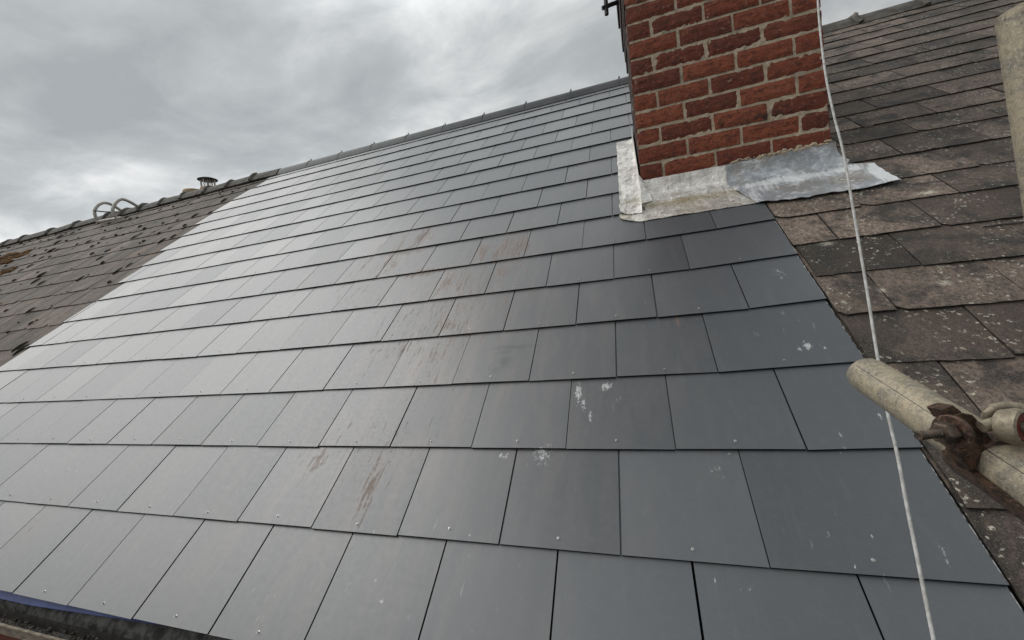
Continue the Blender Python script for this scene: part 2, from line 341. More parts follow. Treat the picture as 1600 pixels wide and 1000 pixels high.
sl_o=mb.build('slate_covering',[M_new,M_edge,M_wedge],house)
# split long joints open: underlay below
mb=MB(); mb.box((-4.9,.004,-.012),(.69,AP-.02,-.004)); mb.build('underlay',M_under,house)
# disc rivets
cam_l=Matrix.Rotation(-PH,3,'X')@CP
rivets.sort(key=lambda p:(Vector(p)-cam_l).length)
def rivet(mb,p):
    u,v,h=p; n=8
    a=random.uniform(0,6.28); rs=[]
    for (rr,z) in ((.0036,-.001),(.0036,.0006),(.0017,.0009),(.0014,.0055)):
        rs.append([(u+rr*math.cos(a+2*math.pi*k/n)+(.001 if z>.002 else 0),v+rr*math.sin(a+2*math.pi*k/n)-(.002 if z>.002 else 0),h+z) for k in range(n)])
    mb.rings(rs)
mr=None
for i,p in enumerate(rivets):
    if i<100: q=MB(); rivet(q,p); q.build('rivet',M_copper,house,True)
    else:
        if mr is None: mr=MB()
        rivet(mr,p)
o=mr.build('rivet',M_copper,house,True); tag(o,kind='stuff')
# --- ridge tiles
def ridge_prof(dh,wv,seg=10,th=.012):
    """cross section in (along slope coordinate) as world Y,Z offsets from apex"""
    a=W(0,AP-wv,dh); ap=W(0,AP,0); pts=[]
    y0,z0=a.y-ap.y,a.z-ap.z; top=.052
    for k in range(seg+1):
        q=-1+2*k/seg
        yy=y0*-q; pts.append((yy*-1 if 0 else -abs(y0)*-q*-1 if 0 else abs(y0)*q, z0+(top-z0)*(1-abs(q)**2.5)))
    return pts,th
def ridge_tile(mb,u0,u1,dh,wv,lift0,lift1,mi=0,topadd=0.):
    pts,th=ridge_prof(dh,wv); ap=W(0,AP,0); inv=Matrix.Rotation(-PH,3,'X'); rs=[]
    for (u,l) in ((u0,lift0),(u1,lift1)):
        ring=[]
        for (y,z) in pts: ring.append(inv@Vector((u,ap.y+y*1.0,ap.z+z+l+topadd)))
        for (y,z) in pts[::-1]: ring.append(inv@Vector((u,ap.y+y*.86,ap.z+z+l-th+topadd)))
        rs.append(ring)
    mb.rings(rs,mi)
joints=[.62]+[.101-.5152*i for i in range(10)]
joints[-1]=-4.53
for i in range(len(joints)-1):
    mb=MB(); ridge_tile(mb,joints[i+1]+.002,joints[i]-.003,.026,.140,random.uniform(-.001,.001),random.uniform(-.001,.001))
    mb.build('ridge_tile',M_ridge,house,True)
    if i>0:
        c=MB(); ap=W(0,AP,0); inv=Matrix.Rotation(-PH,3,'X'); uu=joints[i]
        ring=[]
        pts,_=ridge_prof(.018,.135)
        path=[inv@Vector((uu,ap.y+y*1.03,ap.z+z+.004)) for y,z in pts]
        c.tube(path,.0055,6)
        c.tube([inv@Vector((uu-.012,ap.y,ap.z+.050)),inv@Vector((uu+.004,ap.y,ap.z+.080))],.006,6)
        c.tube([inv@Vector((uu+.014,ap.y-.02,ap.z+.060)),inv@Vector((uu+.004,ap.y-.02,ap.z+.082))],.004,6)
        c.build('ridge_clip',M_dark,house)
# mortar/shadow bedding below the ridge
mb=MB(); inv=Matrix.Rotation(-PH,3,'X')
# rear slopes
def rear(parent,u0,u1,mat):
    mb=MB(); a=W(0,AP-.02,-.004); y1=a.y*2+.0
    pts=[Vector((u0,a.y+.02,a.z)),Vector((u1,a.y+.02,a.z)),Vector((u1,y1,0)),Vector((u0,y1,0))]
    ids=[mb.vert(inv@p) for p in pts]+[mb.vert(inv@(p-Vector((0,0,.05)))) for p in pts]
    for f in ((0,1,2,3),(7,6,5,4),(0,4,5,1),(1,5,6,2),(2,6,7,3),(3,7,4,0)): mb.face([ids[k] for k in f])
    return mb.build('rear_slope',mat,parent)
rear(house,-4.6,.68,M_new)
# lead-in: eaves membrane
mb=MB(); 
N=24; top=[];bot=[]
g1=[[],[]]
for k in range(N+1):
    u=-3.6+(2.42)*k/N
    dep=.022*min(1.,(-1.16-u)/.75+.02)
    y=W(u,.006).y
    g1[0].append(Vector((u,.012,-.007))); g1[1].append(Vector((u,.004-.012*dep/.022,-.009-dep)))
mb.sheet(g1,.0015,(0,0,1)); 
mb2=MB()
for p in mb.v: mb2.v.append(tuple(inv@Vector(p))); mb2.tone.append(.5)
mb2.f=mb.f; mb2.mi=mb.mi
mb2.build('eaves_membrane',M_blue,house)

# --- old roofs
def old_slate(mb,u0,u1,v0,v1,hbase,th,nx,ny,chip,clip=(0,0),tilt=None,mi=(0,1),tone=None):
    mb.cur=random.random() if tone is None else tone; sd=random.uniform(0,50)
    tx=random.uniform(-.0015,.0015) if tilt is None else tilt
    sk=random.uniform(-.004,.004)
    arr=[]
    for j in range(ny+1):
        q=j/ny; row=[]
        for i in range(nx+1):
            p=i/nx; uu=u0+(u1-u0)*p; vv=v0+(v1-v0)*q+sk*(p-.5)*(1-q)
            if j==0:
                vv+=chip*fb(uu*28+sd,v0*9)*1.0
                if clip[0] and p*(u1-u0)<clip[0]: vv+=clip[0]*(1-p*(u1-u0)/clip[0])*.8
                if clip[1] and (1-p)*(u1-u0)<clip[1]: vv+=clip[1]*(1-(1-p)*(u1-u0)/clip[1])*.8
            if i in (0,nx): uu+=chip*.6*fb(vv*22+sd,u0*7,3)
            hh=hbase*(1-q)+.0035*q+tx*(p-.5)*(1-q*.5)+(.0012*fb(uu*7+sd,vv*7) if nx>3 else 0)+(.0006*fb(uu*40+sd,vv*40) if nx>3 else 0)
            row.append((uu,vv,hh))
        arr.append(row)
    T=[[mb.vert(p) for p in r] for r in arr]
    per=[T[0][i] for i in range(nx+1)]+[T[j][nx] for j in range(1,ny+1)]
    per=[(0,i) for i in range(nx+1)]+[(j,nx) for j in range(1,ny+1)]+[(ny,i) for i in range(nx-1,-1,-1)]+[(j,0) for j in range(ny-1,0,-1)]
    B={}
    for (j,i) in per:
        p=arr[j][i]; B[(j,i)]=mb.vert((p[0],p[1]+(.002 if j==0 else 0),p[2]-th))
    for j in range(ny):
        for i in range(nx): mb.face((T[j][i],T[j][i+1],T[j+1][i+1],T[j+1][i]),mi[0])
    for k in range(len(per)):
        a,b=per[k],per[(k+1)%len(per)]
        mb.face((T[a[0]][a[1]],B[a],B[b],T[b[0]][b[1]]),mi[1])
RR=[0.,.205,.413,.614,.817,1.02,1.228,1.44,1.652,1.84,2.055,2.275,2.457,2.669,2.88,3.083,3.297,3.495,3.713,3.921,4.148,4.36,4.57,4.75]
roofR=empty('slate_roof',(0,0,0),(PH,0,0))
tag(roofR,'weathered brown-grey slate roof with pale lichen, right of the brick chimney','roof')
random.seed(11)
mb=MB()
for r,v0 in enumerate(RR):
    off=.99 if r%2==0 else .835
    L0=.686 if (v0<2. or v0>3.05) else 1.03
    vend=min(v0+.45,AP)
    for i in range(-3,14):
        a=off+.31*i; b=a+.31
        if b<L0+.03 : continue
        a=max(a,L0)
        if a==L0: a+=random.uniform(-.005,.008)
        near=v0<2.6 and a<2.
        gp=random.uniform(.001,.003)
        cl=(0,0)
        if random.random()<.3 and near: cl=(random.uniform(.01,.03),0)
        if r==9 and i<1: cl=(.04,0)
        if r==8 and i<1: cl=(.03,0)
        th=random.uniform(.006,.009)
        old_slate(mb,a+gp,b-gp,v0+random.uniform(-.004,.004),vend,.0185+random.uniform(-.0015,.002),th,14 if near else 4,8 if near else 2,.004 if near else .003,cl,tone=(-.8 if (r==6 and a<.75) else (1. if (r in (7,8) and a<1.1) else None)))
mb.build('slate_covering',[M_oldR,M_oedge],roofR)
mb=MB(); mb.box((.693,.0,-.014),(5.2,AP-.02,-.004)); mb.build('underlay',M_under,roofR)
rear(roofR,.69,5.2,M_oldR)
def old_ridge(parent,us,dh,wv,top):
    for i in range(len(us)-1):
        mb=MB(); ridge_tile(mb,us[i]+.004,us[i+1]-.004,dh,wv,random.uniform(-.012,.006),random.uniform(-.006,.012),0,top)
        mb.build('ridge_tile',M_oridge,parent,True)
        ap=W(0,AP,0); m2=MB(); pts,_=ridge_prof(dh,wv)
        sd=random.uniform(0,99)
        path=[inv@Vector((us[i]+.012*math.sin(k*1.3+sd),ap.y+y*1.02,ap.z+z+top+.002)) for k,(y,z) in enumerate(pts)]
        m2.tube(path,[.022+.012*abs(fb(k*.7+sd,0)) for k in range(len(path))],7,fn=lambda a,b:.35*fb(a*1.1+sd,b*.9))
        m2.build('mortar_joint',M_mortar0,parent,True)
def tingle(u0,u1,v):
    mb=MB(); mb.sheet([[Vector((lerp(u0,u1,i/8),v-.006+.006*q+.003*fb(i*.8,q),.012+.010*(1-q)+.003*fb(i*.5+3,q))) for i in range(9)] for q in (0,.5,1)],.0015,(0,0,1)); mb.build('lead_clip',M_clip,roofR)
M_clip=simple('clip lead',(.5,.5,.5),(.75,.75,.74),40,.5)
tingle(1.235,1.345,1.412); tingle(1.305,1.345,2.452)
old_ridge(roofR,[.70,1.2,1.72,2.16,2.62,3.1,3.6,4.1],.02,.13,.0)
# chimney-side lichen spots are in the material; left old roof
roofL=empty('slate_roof',(0,0,0),(PH,0,0))
tag(roofL,'old brown slate roof dotted with moss, far left under the cloudy sky','roof')
random.seed(21)
mb=MB(); mossp=[]
VL=ROWS[:]
for r,v0 in enumerate(VL):
    off=0. if r%2 else .15
    Rb=lb(v0+.12)+(random.Random(r*7+1).uniform(-.05,.05))
    vend=min(v0+.6,AP)
    for i in range(-75,-12):
        a=off+.3*i; b=a+.3
        if a>Rb-.03: continue
        b=min(b,Rb)
        gp=random.uniform(.002,.006)
        sag=0.018*fb(a*.35,v0*.5,o=2)
        old_slate(mb,a+gp,b-gp,v0+random.uniform(-.006,.006),vend,.017+random.uniform(-.0015,.002),random.uniform(.005,.007),4,2,.006,(random.choice([0,0,0,.03]),0))
        if random.random()<.5: mossp.append((a,v0+random.uniform(.0,.09),.028))
        if random.random()<.35: mossp.append((a+random.uniform(.05,.25),v0+random.uniform(-.01,.01),.02))
        if random.random()<.25: mossp.append((a,v0+random.uniform(.08,.2),.024))
mb.build('slate_covering',[M_oldL,M_oedge],roofL)
mb=MB(); mb.box((-23,.0,-.014),(-4.55,AP-.02,-.004)); mb.build('underlay',M_under,roofL)
rear(roofL,-23,-4.62,M_oldL)
random.seed(5)
us=[-4.535]
while us[-1]>-22: us.append(us[-1]-random.uniform(.42,.5) if us[-1]>-8 else us[-1]-random.uniform(.5,.9))
old_ridge(roofL,us[::-1],.03,.15,.012)
def lump(mb,c,ru,rv,rh,n=7):
    sd=random.uniform(0,99); rs=[]
    for k,(q,zz) in enumerate(((1.,-.3),(.95,.3),(.6,.8),(.15,1.))):
        rs.append([(c[0]+ru*q*math.cos(2*math.pi*j/n)*(1+.35*fb(j*1.3+sd,k)),c[1]+rv*q*math.sin(2*math.pi*j/n)*(1+.35*fb(j*1.7+sd,k+9)),c[2]+rh*zz) for j in range(n)])
    mb.rings(rs)
mb=MB()
for (u,v,h) in mossp:
    s=random.uniform(.3,1.2)
    lump(mb,(u,v,h-.004),.009*s,random.choice([.02,.03,.06])*s,.012*s)
mo=empty('moss',(0,0,0),(PH,0,0)); 
COL.objects.unlink(mo); bpy.data.objects.remove(mo)
mo=mb.build('moss',M_moss,None,True); mo.rotation_euler=(PH,0,0)
tag(mo,'small dark moss clumps in the joints of the left old roof','moss',kind='stuff')
mb=MB(); random.seed(8)
for k in range(110):
    u=random.uniform(-11.2,-9.0); q=(u+13.5)/4.3
    v=3.88+random.gauss(0,.10)
    if k>95: u=random.uniform(-8.9,-8.2); v=3.22+random.gauss(0,.06)
    lump(mb,(u,v,.018),random.uniform(.03,.08),random.uniform(.02,.06),random.uniform(.015,.03))
om=mb.build('moss',M_omoss,None,True); om.rotation_euler=(PH,0,0)
tag(om,'rust-orange moss growing thickly at the left edge of the old roof','moss',kind='stuff')
# dark cable lying on left roof
mb=MB(); C_=[(-7.4,3.3),(-7.0,3.5),(-6.8,3.85),(-6.6,4.2),(-6.3,4.45)]
# ------------------------------------------------------------------ chimney
CY=2.05*CPH; CZ=2.05*SPH; CU0,CU1=.1625,1.034; CD=.80
ch=empty('brick_chimney',((CU0+CU1)/2,CY+CD/2,CZ)); tag(ch,'red brick chimney stack with sandy mortar and lead at its foot','chimney')
ox,oy,oz=ch.location
def brickmat():
    m,g,b,o=newmat('red brick'); t=g.attr('tone')
    ofs=g.vm('ADD',o,g.comb(g.m('MULTIPLY',t,3.),t,t))
    n=g.noise(g.vm('MULTIPLY',ofs,(1,1,1.6)),30,6,.75,.9); n2=g.noise(ofs,70,4,.7); n3=g.noise(ofs,7,3,.6)
    base=g.ramp(t,[(0.,(.15,.036,.019)),(.3,(.21,.049,.023)),(.6,(.25,.062,.028)),(1.,(.30,.080,.036))])
    base=g.mix(g.rng(n,.46,.62,0.,.8),base,(.065,.020,.015))
    base=g.mix(g.rng(n3,.55,.75,0.,.5),base,(.34,.115,.055))
    base=g.mix(g.rng(n2,.55,.68,0.,.6),base,(.36,.16,.09))
    base=g.mix(g.rng(g.noise(g.vm('MULTIPLY',ofs,(1,1,2.5)),110,4,.75,.8),.5,.62,0.,.6),base,(.07,.02,.015))
    base=g.mix(g.rng(g.noise(ofs,24,4,.7,1.),.63,.72,0.,.8),base,(.03,.016,.013))
    base=g.mix(g.rng(g.noise(o,20,5,.75,.6),.635,.68,0.,.55),base,(.46,.36,.26))
    x,y,z=g.sep(o)
    # one sooty, spalled brick low down on the front
    db=blobs(g,x,z,[(.170,.315,.085,.03,1.),(.18,-.5,.01,.01,.0)])
    base=g.mix(g.m('MULTIPLY',db,g.rng(g.noise(o,38,4,.7),.40,.56)),base,(.025,.017,.014))
    h=g.m('ADD',g.m('MULTIPLY',n,.6),g.m('MULTIPLY',n2,.4))
    S(g,b,col=base,ro=.88,nrm=g.bump(h,1.,.008)); return m
def mortarmat(name,a,bc):
    m,g,b,o=newmat(name); n=g.noise(o,25,5,.7); n2=g.noise(o,180,3,.7)
    base=g.mix(g.rng(n,.35,.65),a,bc); base=g.mix(g.rng(n2,.4,.7,0.,.45),base,(.13,.11,.085))
    base=g.mix(g.rng(g.noise(o,9,3),.54,.68,0.,.45),base,(.18,.155,.125))
    S(g,b,col=base,ro=.95,nrm=g.bump(g.m('ADD',n,n2),.9,.004)); return m
M_brick=brickmat(); M_mort=mortarmat('sandy mortar',(.42,.335,.235),(.62,.51,.375))
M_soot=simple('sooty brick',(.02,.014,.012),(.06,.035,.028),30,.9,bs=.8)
random.seed(3)
CO=.0932; JT=.0140; BL=(CU1-CU0+JT)/3.5
def brick(mb,p0,p1,face,seg=(8,3),rnd=.0035,mi=0):
    """brick with a rough face looking along axis face ('y-' or 'x-' / 'x+')"""
    mb.cur=random.random() if random.random()<.75 else random.uniform(0,.25); sd=random.uniform(0,99)
    (x0,y0,z0),(x1,y1,z1)=p0,p1
    nu,nv=seg; G=[]
    tl=random.uniform(-.002,.002); push=random.uniform(-.002,.0025); zr=random.uniform(-.0025,.0025)
    for j in range(nv+1):
        row=[]
        for i in range(nu+1):
            p,q=i/nu,j/nv
            e=min(p*nu,(nu-i),q*nv*1.6,(nv-j)*1.6)
            rec=.004*(1-min(1,e)) # rounded arris
            rough=(.0028*fb(p*4+sd,q*1.6+sd)+.0014*fb(p*13+sd,q*5))*min(1,e+.35)
            dn=-rec+rough+push+tl*(p-.5)
            ex=rnd*.8*fb(p*4+sd,q*6+3,7); ez=rnd*1.0*fb(p*6+sd,q*5,3)
            z=z0+(z1-z0)*q+ez*(1 if j in (0,nv) else .3)+zr*(p-.5)*2
            if face=='y-': row.append((x0+(x1-x0)*p+(ex if i in (0,nu) else 0),y0-dn,z))
            elif face=='x-': row.append((x0-dn,y1-(y1-y0)*p,z))
            else: row.append((x1+dn,y0+(y1-y0)*p,z))
        G.append(row)
    T=[[mb.vert(p) for p in r] for r in G]
    for j in range(nv):
        for i in range(nu): mb.face((T[j][i],T[j][i+1],T[j+1][i+1],T[j+1][i]),mi)
    dv={'y-':(0,.03,0),'x-':(.03,0,0),'x+':(-.03,0,0)}[face]
    per=[(0,i) for i in range(nu+1)]+[(j,nu) for j in range(1,nv+1)]+[(nv,i) for i in range(nu-1,-1,-1)]+[(j,0) for j in range(nv-1,0,-1)]
    B=[mb.vert(tuple(G[j][i][k]+dv[k] for k in range(3))) for j,i in per]
    for k in range(len(per)):
        a,b=per[k],per[(k+1)%len(per)]; mb.face((T[a[0]][a[1]],T[b[0]][b[1]],B[(k+1)%len(per)],B[k]))
mb=MB(); ZB=.119
NR=24
HW=(CU1-CU0)/2
for r in range(-2,NR):
    z0=ZB+r*CO; z1=z0+CO-JT
    x=-HW; k=0
    wid=[.5,1,1,1] if r%2==0 else [1,1,1,.5]
    for wd in wid:
        L=wd*BL-JT+random.uniform(-.003,.003)
        x1=min(x+L,HW)
        if wid[-1]==wd and abs(x1-HW)<.02: x1=HW
        jx=random.uniform(-.002,.002)
        brick(mb,(x+(jx if x>-HW+.01 else 0),-CD/2,z0),(x1,CD/2,z1),'y-',(10,4) if wd==1 else (6,4))
        x+=wd*BL
    # sides
    y=-CD/2+.031; k=0
    for side in ('x-','x+'):
        y=-CD/2+(.0 if 0 else .032)
        Ls=[.10,BL-JT,BL-JT,.2] if r%2 else [BL-JT-.03,BL-JT,.245]
        for L in Ls:
            y1=min(y+L,CD/2)
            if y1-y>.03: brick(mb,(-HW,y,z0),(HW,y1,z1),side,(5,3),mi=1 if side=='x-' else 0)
            y=y1+JT
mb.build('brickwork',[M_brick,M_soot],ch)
mb=MB()
# mortar core with a rough front
G=[]
nz=150; nxm=60
for j in range(nz+1):
    z=-.3+(NR*CO+.42)*j/nz
    G.append([(-HW+.004+(2*HW-.008)*i/nxm,-CD/2+.0055+.0026*fb(i*.9,j*.7)+.0015*fb(i*.31+9,j*.3),z) for i in range(nxm+1)])
mb.sheet([[Vector(p) for p in r] for r in G],.02,(0,-1,0))
mb.box((-HW+.0045,-CD/2+.02,-.3),(HW-.0045,CD/2-.004,NR*CO+.12))
mb.build('mortar_core',M_mort,ch)
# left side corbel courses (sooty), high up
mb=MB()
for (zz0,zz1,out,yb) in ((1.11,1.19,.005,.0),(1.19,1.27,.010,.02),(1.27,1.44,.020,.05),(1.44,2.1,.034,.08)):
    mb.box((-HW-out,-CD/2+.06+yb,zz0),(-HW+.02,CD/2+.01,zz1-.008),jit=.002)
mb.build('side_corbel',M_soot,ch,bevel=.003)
mb=MB(); mb.box((-HW-.05,-CD/2-.05,NR*CO+.12),(HW+.05,CD/2+.05,NR*CO+.24)); mb.build('cap',M_mort,ch,bevel=.01)
br=MB()
def cl(p): return Vector(p)-Vector((ox,oy,oz))
a=at(953,8,2.6); 
br.tube([cl(at(941,13,2.55)),cl(at(955,7,2.55)),cl(at(975,0,2.55))],.013,8)
br.tube([cl(at(948,23,2.55)),cl(at(946,-6,2.55))],.013,8)
br.build('aerial_bracket',M_dark,ch,True)
# ------------------------------------------------------------------ lead
def leadmat(name,base,white,tint,ws,rough=.38,met=.75,band=0):
    m,g,b,o=newmat(name); n=g.noise(o,14,5,.65,.6); n2=g.noise(g.vm('MULTIPLY',o,(1,1,3.)),45,4,.7); n3=g.noise(o,5,4,.6,.5)
    c=g.mix(g.rng(n,.35,.65),base,tuple(q*1.45 for q in base))
    c=g.mix(g.rng(n3,.47,.66,0.,.6),c,tint)
    x_,y_,z_=g.sep(o)
    vv=g.m('ADD',g.m('MULTIPLY',g.m('ADD',y_,oy),CPH),g.m('MULTIPLY',g.m('ADD',z_,oz),SPH)); uu=g.m('ADD',x_,ox)
    brush=g.noise(g.comb(g.m('MULTIPLY',uu,70.),g.m('MULTIPLY',vv,9.),0.),1.,4,.7,.5)
    if band==1:
        c=g.mix(g.m('MULTIPLY',blobs(g,uu,vv,[(.30,1.955,.5,.028,1.)]),.75),c,(.50,.42,.24))
        c=g.mix(g.m('MULTIPLY',g.m('MULTIPLY',blobs(g,uu,vv,[(.40,2.005,.5,.012,1.)]),g.rng(brush,.35,.5)),.9),c,(.95,.94,.90))  # white highlight along the fold, painted into the lead colour
        c=g.mix(g.rng(brush,.5,.72,0.,.5),c,(.30,.27,.24))
    if band==2:
        ends=blobs(g,uu,vv,[(.85,1.975,.40,.040,.75),(.7,1.93,.1,.05,.5),(1.16,1.90,.06,.12,1.),(.66,1.88,.04,.1,.55)])
        c=g.mix(g.rng(g.m('ADD',g.m('MULTIPLY',ends,.7),g.m('MULTIPLY',brush,1.0)),.66,1.0,0.,.95),c,(.86,.87,.87))
        c=g.mix(g.m('MULTIPLY',blobs(g,uu,vv,[(1.02,1.87,.13,.05,1.),(.80,1.86,.10,.04,.6)]),g.rng(n,.4,.6)),c,(.22,.17,.12))
    wm=g.m('MULTIPLY',g.rng(g.m('ADD',g.m('MULTIPLY',n,.5),g.m('MULTIPLY',n2,.5)),.5,.62),ws)
    c=g.mix(wm,c,white)
    me=g.m('MULTIPLY',g.m('SUBTRACT',1.,wm),met)
    S(g,b,col=c,ro=g.rng(n2,.3,.7,rough-.1,rough+.2),me=me,nrm=g.bump(g.noise(o,28,4,.6,.8),.8,.006,g.bump(n3,.6,.02))); return m
M_lead=leadmat('fresh lead',(.66,.63,.58),(.85,.83,.79),(.56,.49,.37),.4,.30,.65,1)
M_leadw=leadmat('bright lead',(.60,.58,.55),(.88,.86,.83),(.45,.42,.38),.6,.42)
M_lead0=leadmat('oxidised lead',(.33,.345,.365),(.80,.81,.82),(.30,.25,.20),.6,.45,.45,2)
def gridsheet(f,nu,nv): return [[Vector(f(i/nu,j/nv)) for i in range(nu+1)] for j in range(nv+1)]
def cw(p): return p-Vector((ox,oy,oz))
def lerp(a,b,t): return a+(b-a)*t
# new apron: upstand on brick + flat on slates.  outline in roof (u,v)
VF=2.05
def apron(u0,u1,bl,br_,rip,seed,hl,hr,bfn=None,zb=None,nu=40):
    def f(p,q):
        u=u0+(u1-u0)*p
        n=rip*fb(u*11+seed,q*4+seed)+rip*.5*fb(u*31+seed,q*13)
        if q<.45:   # upstand from top down to the fold
            s=q/.45; top=lerp(hl,hr,p)
            zz=top*(1-s)+.022*s; yy=-.010-.012*s**3
            w0=Vector((max(u,CU0-.006),CY+yy-abs(n)*.5,CZ+zz+n*.3*(1-s)))
            return cw(w0)
        s=(q-.45)/.55
        vb=lerp(bl,br_,p) if bfn is None else bfn(u)
        vv=lerp(VF-.026,vb,s)
        hh=lerp(.030,.0215,min(1,s*3))+n+ (.002 if s>.97 else 0)
        return cw(W(u,vv,hh))
    return gridsheet(f,nu,22)
def newb(u):
    # lower edge with rounded left corner
    if u<.10: return 1.80+ (.10-u)**2*14
    return 1.80-.0*(u-.1)+.025*math.sin((u-.1)*2)
mb=MB(); mb.sheet(apron(.035,.66,1.85,1.80,.0045,1,.117,.118,lambda u: 1.885-(.075*min(1.,max(0.,(u-.035)/.10))**.6)+.0*u),.0018,(0,-.6,.8)); 
ap_new=mb.build('apron_flashing',M_lead,ch,True); tag(ap_new,'smooth newer lead apron')
def oldb(u): return float(np.interp(u,[.56,.66,.8,1.0,1.2,1.36],[1.80,1.79,1.785,1.785,1.80,1.82]))+.004*math.sin(u*23)
def oldap(p,q):
    u=lerp(.575,1.045,p) 
    pass
mb=MB()
def fo(p,q):
    # the old sheet: upstand only in front of the brick, flat runs on to the right
    rip=.0050; u=lerp(.575,1.19,p)
    ux=u+ (0 if q>.45 else 0)
    n=rip*fb(u*9+7,q*5+7)+rip*.6*fb(u*27,q*15)
    if q<.45:
        s=q/.45; uu=lerp(.575,1.045,p); top=lerp(.118,.128,p)+.004*fb(uu*20,3)
        w0=Vector((lerp(uu,lerp(.575,1.10,p),s**3),CY-.014-.014*s**3-abs(n)*.6,CZ+top*(1-s)+.024*s+n*.3))
        return cw(w0)
    s=(q-.45)/.55
    vv=lerp(VF-.030+(.0 if u<1.1 else 0),oldb(u),s); k=min(1,s*2.2)
    uu=lerp(.575+.075*s,lerp(1.155,1.18,s),p)+.008*fb(s*6,1)*(p>.97); uu=lerp(lerp(.575,1.06,p),uu,min(1,s*6))
    return cw(W(uu,vv,lerp(.034,.030,k)+n))
mb.sheet(gridsheet(fo,60,24),.002,(0,-.6,.8)); tag(mb.build('apron_flashing',M_lead0,ch,True),'whitened older lead apron with a ragged right end')
# side flashing on the left: flat strip beside the stack, turned up against it, lapping the corner
def fs(p,q):
    v=lerp(1.895,3.02,q)
    e=.0
    if q<.06: e=.045*(1-q/.06)**2
    ul=.040+e+.004*fb(v*7,2)
    n=.0042*fb(v*23,p*6)+.0036*fb(v*60,p*17)
    if p<.62: s=p/.62; return cw(W(lerp(ul,CU0-.012,s),v,.026+n))
    s=(p-.62)/.38
    w=W(CU0-.010-.004*(1-s),v,.026); return cw(w+Vector((0,0,s*.11+n)))
mb=MB(); mb.sheet(gridsheet(fs,16,60),.002,(-.4,0,.9)); tag(mb.build('side_flashing',M_leadw,ch,True),'bright lead strip turned up the left side')
# corner gusset where the strip wraps round
mb=MB()
def fg(p,q):
    a=lerp(0,1,p); 
    x=lerp(CU0-.013,CU0+.045,a) ; zt=lerp(.15,.10,a)
    base=W(x,lerp(VF-.075,VF-.06,a),.034); top=Vector((lerp(CU0-.010,CU0+.020,a),CY-.016,CZ+zt))
    return cw(lerp(top,base,q)+Vector((0,-.004*math.sin(q*3.1)+.001*fb(p*5,q*5),0)))
mb.sheet(gridsheet(fg,8,10),.002,(0,-1,.3)); mb.build('corner_flashing',M_lead,ch,True)
# mortar pointing over the lead
mb=MB(); random.seed(6)
for k in range(60):
    if random.random()<.3: continue
    p=k/59+random.uniform(-.01,.01); u=lerp(.60,1.02,p); top=lerp(.120,.130,p)
    lump2=(u+random.uniform(-.005,.005),CY-.012,CZ+top+random.uniform(-.006,.01))
    n=7; s=random.uniform(.3,1.3); rs=[]
    for q,zz in ((1.,-.3),(.9,.4),(.4,1.)):
        rs.append([cw(Vector((lump2[0]+.014*s*q*math.cos(2*math.pi*j/n),lump2[1]-.006*zz,lump2[2]+.009*s*q*math.sin(2*math.pi*j/n)*(1+.9*fb(j*.9+k*3,1))))) for j in range(n)])
    mb.rings(rs)
mb.build('pointing',M_mort,ch,True)
# ------------------------------------------------------------------ scaffold
def scafmat():
    m,g,b,o=newmat('dirty galvanised tube'); n=g.noise(o,60,6,.75,.3); n2=g.noise(o,420,4,.75); n3=g.noise(o,170,5,.8,.3)
    c=g.mix(g.rng(n,.35,.62),(.22,.195,.155),(.40,.335,.23))
    c=g.mix(g.rng(n3,.5,.68,0.,.75),c,(.085,.078,.075))
    c=g.mix(g.rng(n2,.52,.64,0.,.75),c,(.50,.46,.37))
    c=g.mix(g.rng(g.noise(o,33,3,.8,1.5),.66,.72,0.,.8),c,(.05,.04,.035))
    S(g,b,col=c,ro=.5,me=.25,nrm=g.bump(g.m('ADD',n2,n3),.45,.0010)); return m
def rustmat(name,a,bc,cc):
    m,g,b,o=newmat(name); n=g.noise(o,110,5,.75,.4); n2=g.noise(o,420,3,.75)
    c=g.mix(g.rng(n,.4,.58),a,bc); c=g.mix(g.rng(n2,.55,.72,0.,.7),c,cc)
    S(g,b,col=c,ro=.5,me=.45,nrm=g.bump(g.m('ADD',n,n2),.45,.0008)); return m
M_scaf=scafmat(); M_rust=rustmat('rusted forged steel',(.030,.020,.015),(.11,.06,.038),(.26,.22,.16)); M_bolt=rustmat('dark bolt',(.045,.035,.028),(.12,.085,.062),(.26,.2,.15))
M_pale=rustmat('worn pale fitting',(.22,.19,.14),(.34,.29,.21),(.12,.05,.03)); M_red=rustmat('red worn fitting',(.2,.03,.02),(.1,.03,.02),(.3,.2,.15))
random.seed(9)
A=at(1352,583,.555); B=at(1510,686,.405); T=(B-A).normalized()
E=A+T*.75
tb=empty('scaffold_tube',A); tag(tb,'grimy horizontal scaffold tube end reaching in at the right, with a coupler on it','scaffold tube','scaffold tubes at the right edge')
mb=MB(); L=(E-A).length; pts=[T*(L*k/60) for k in range(61)]
mb.tube(pts,[.0225 if k==0 else .02415 for k in range(61)],36,fn=lambda a,b:.006*fb(a*.35,b*.5)+(.02*fb(b*.7,a) if a==0 else 0))
mb.build('tube',M_scaf,tb,True)
mb=MB(); sv_=(CB@Vector((-.35,-.2,1))); sv_=(sv_-T*sv_.dot(T)).normalized()
mb.tube([T*(L*k/80)+sv_*(.02412+.00008*fb(k,1)) for k in range(1,81)],[.00035+.00025*abs(fb(k*.7,3)) for k in range(80)],5)
mb.build('weld_seam',M_dark,tb)
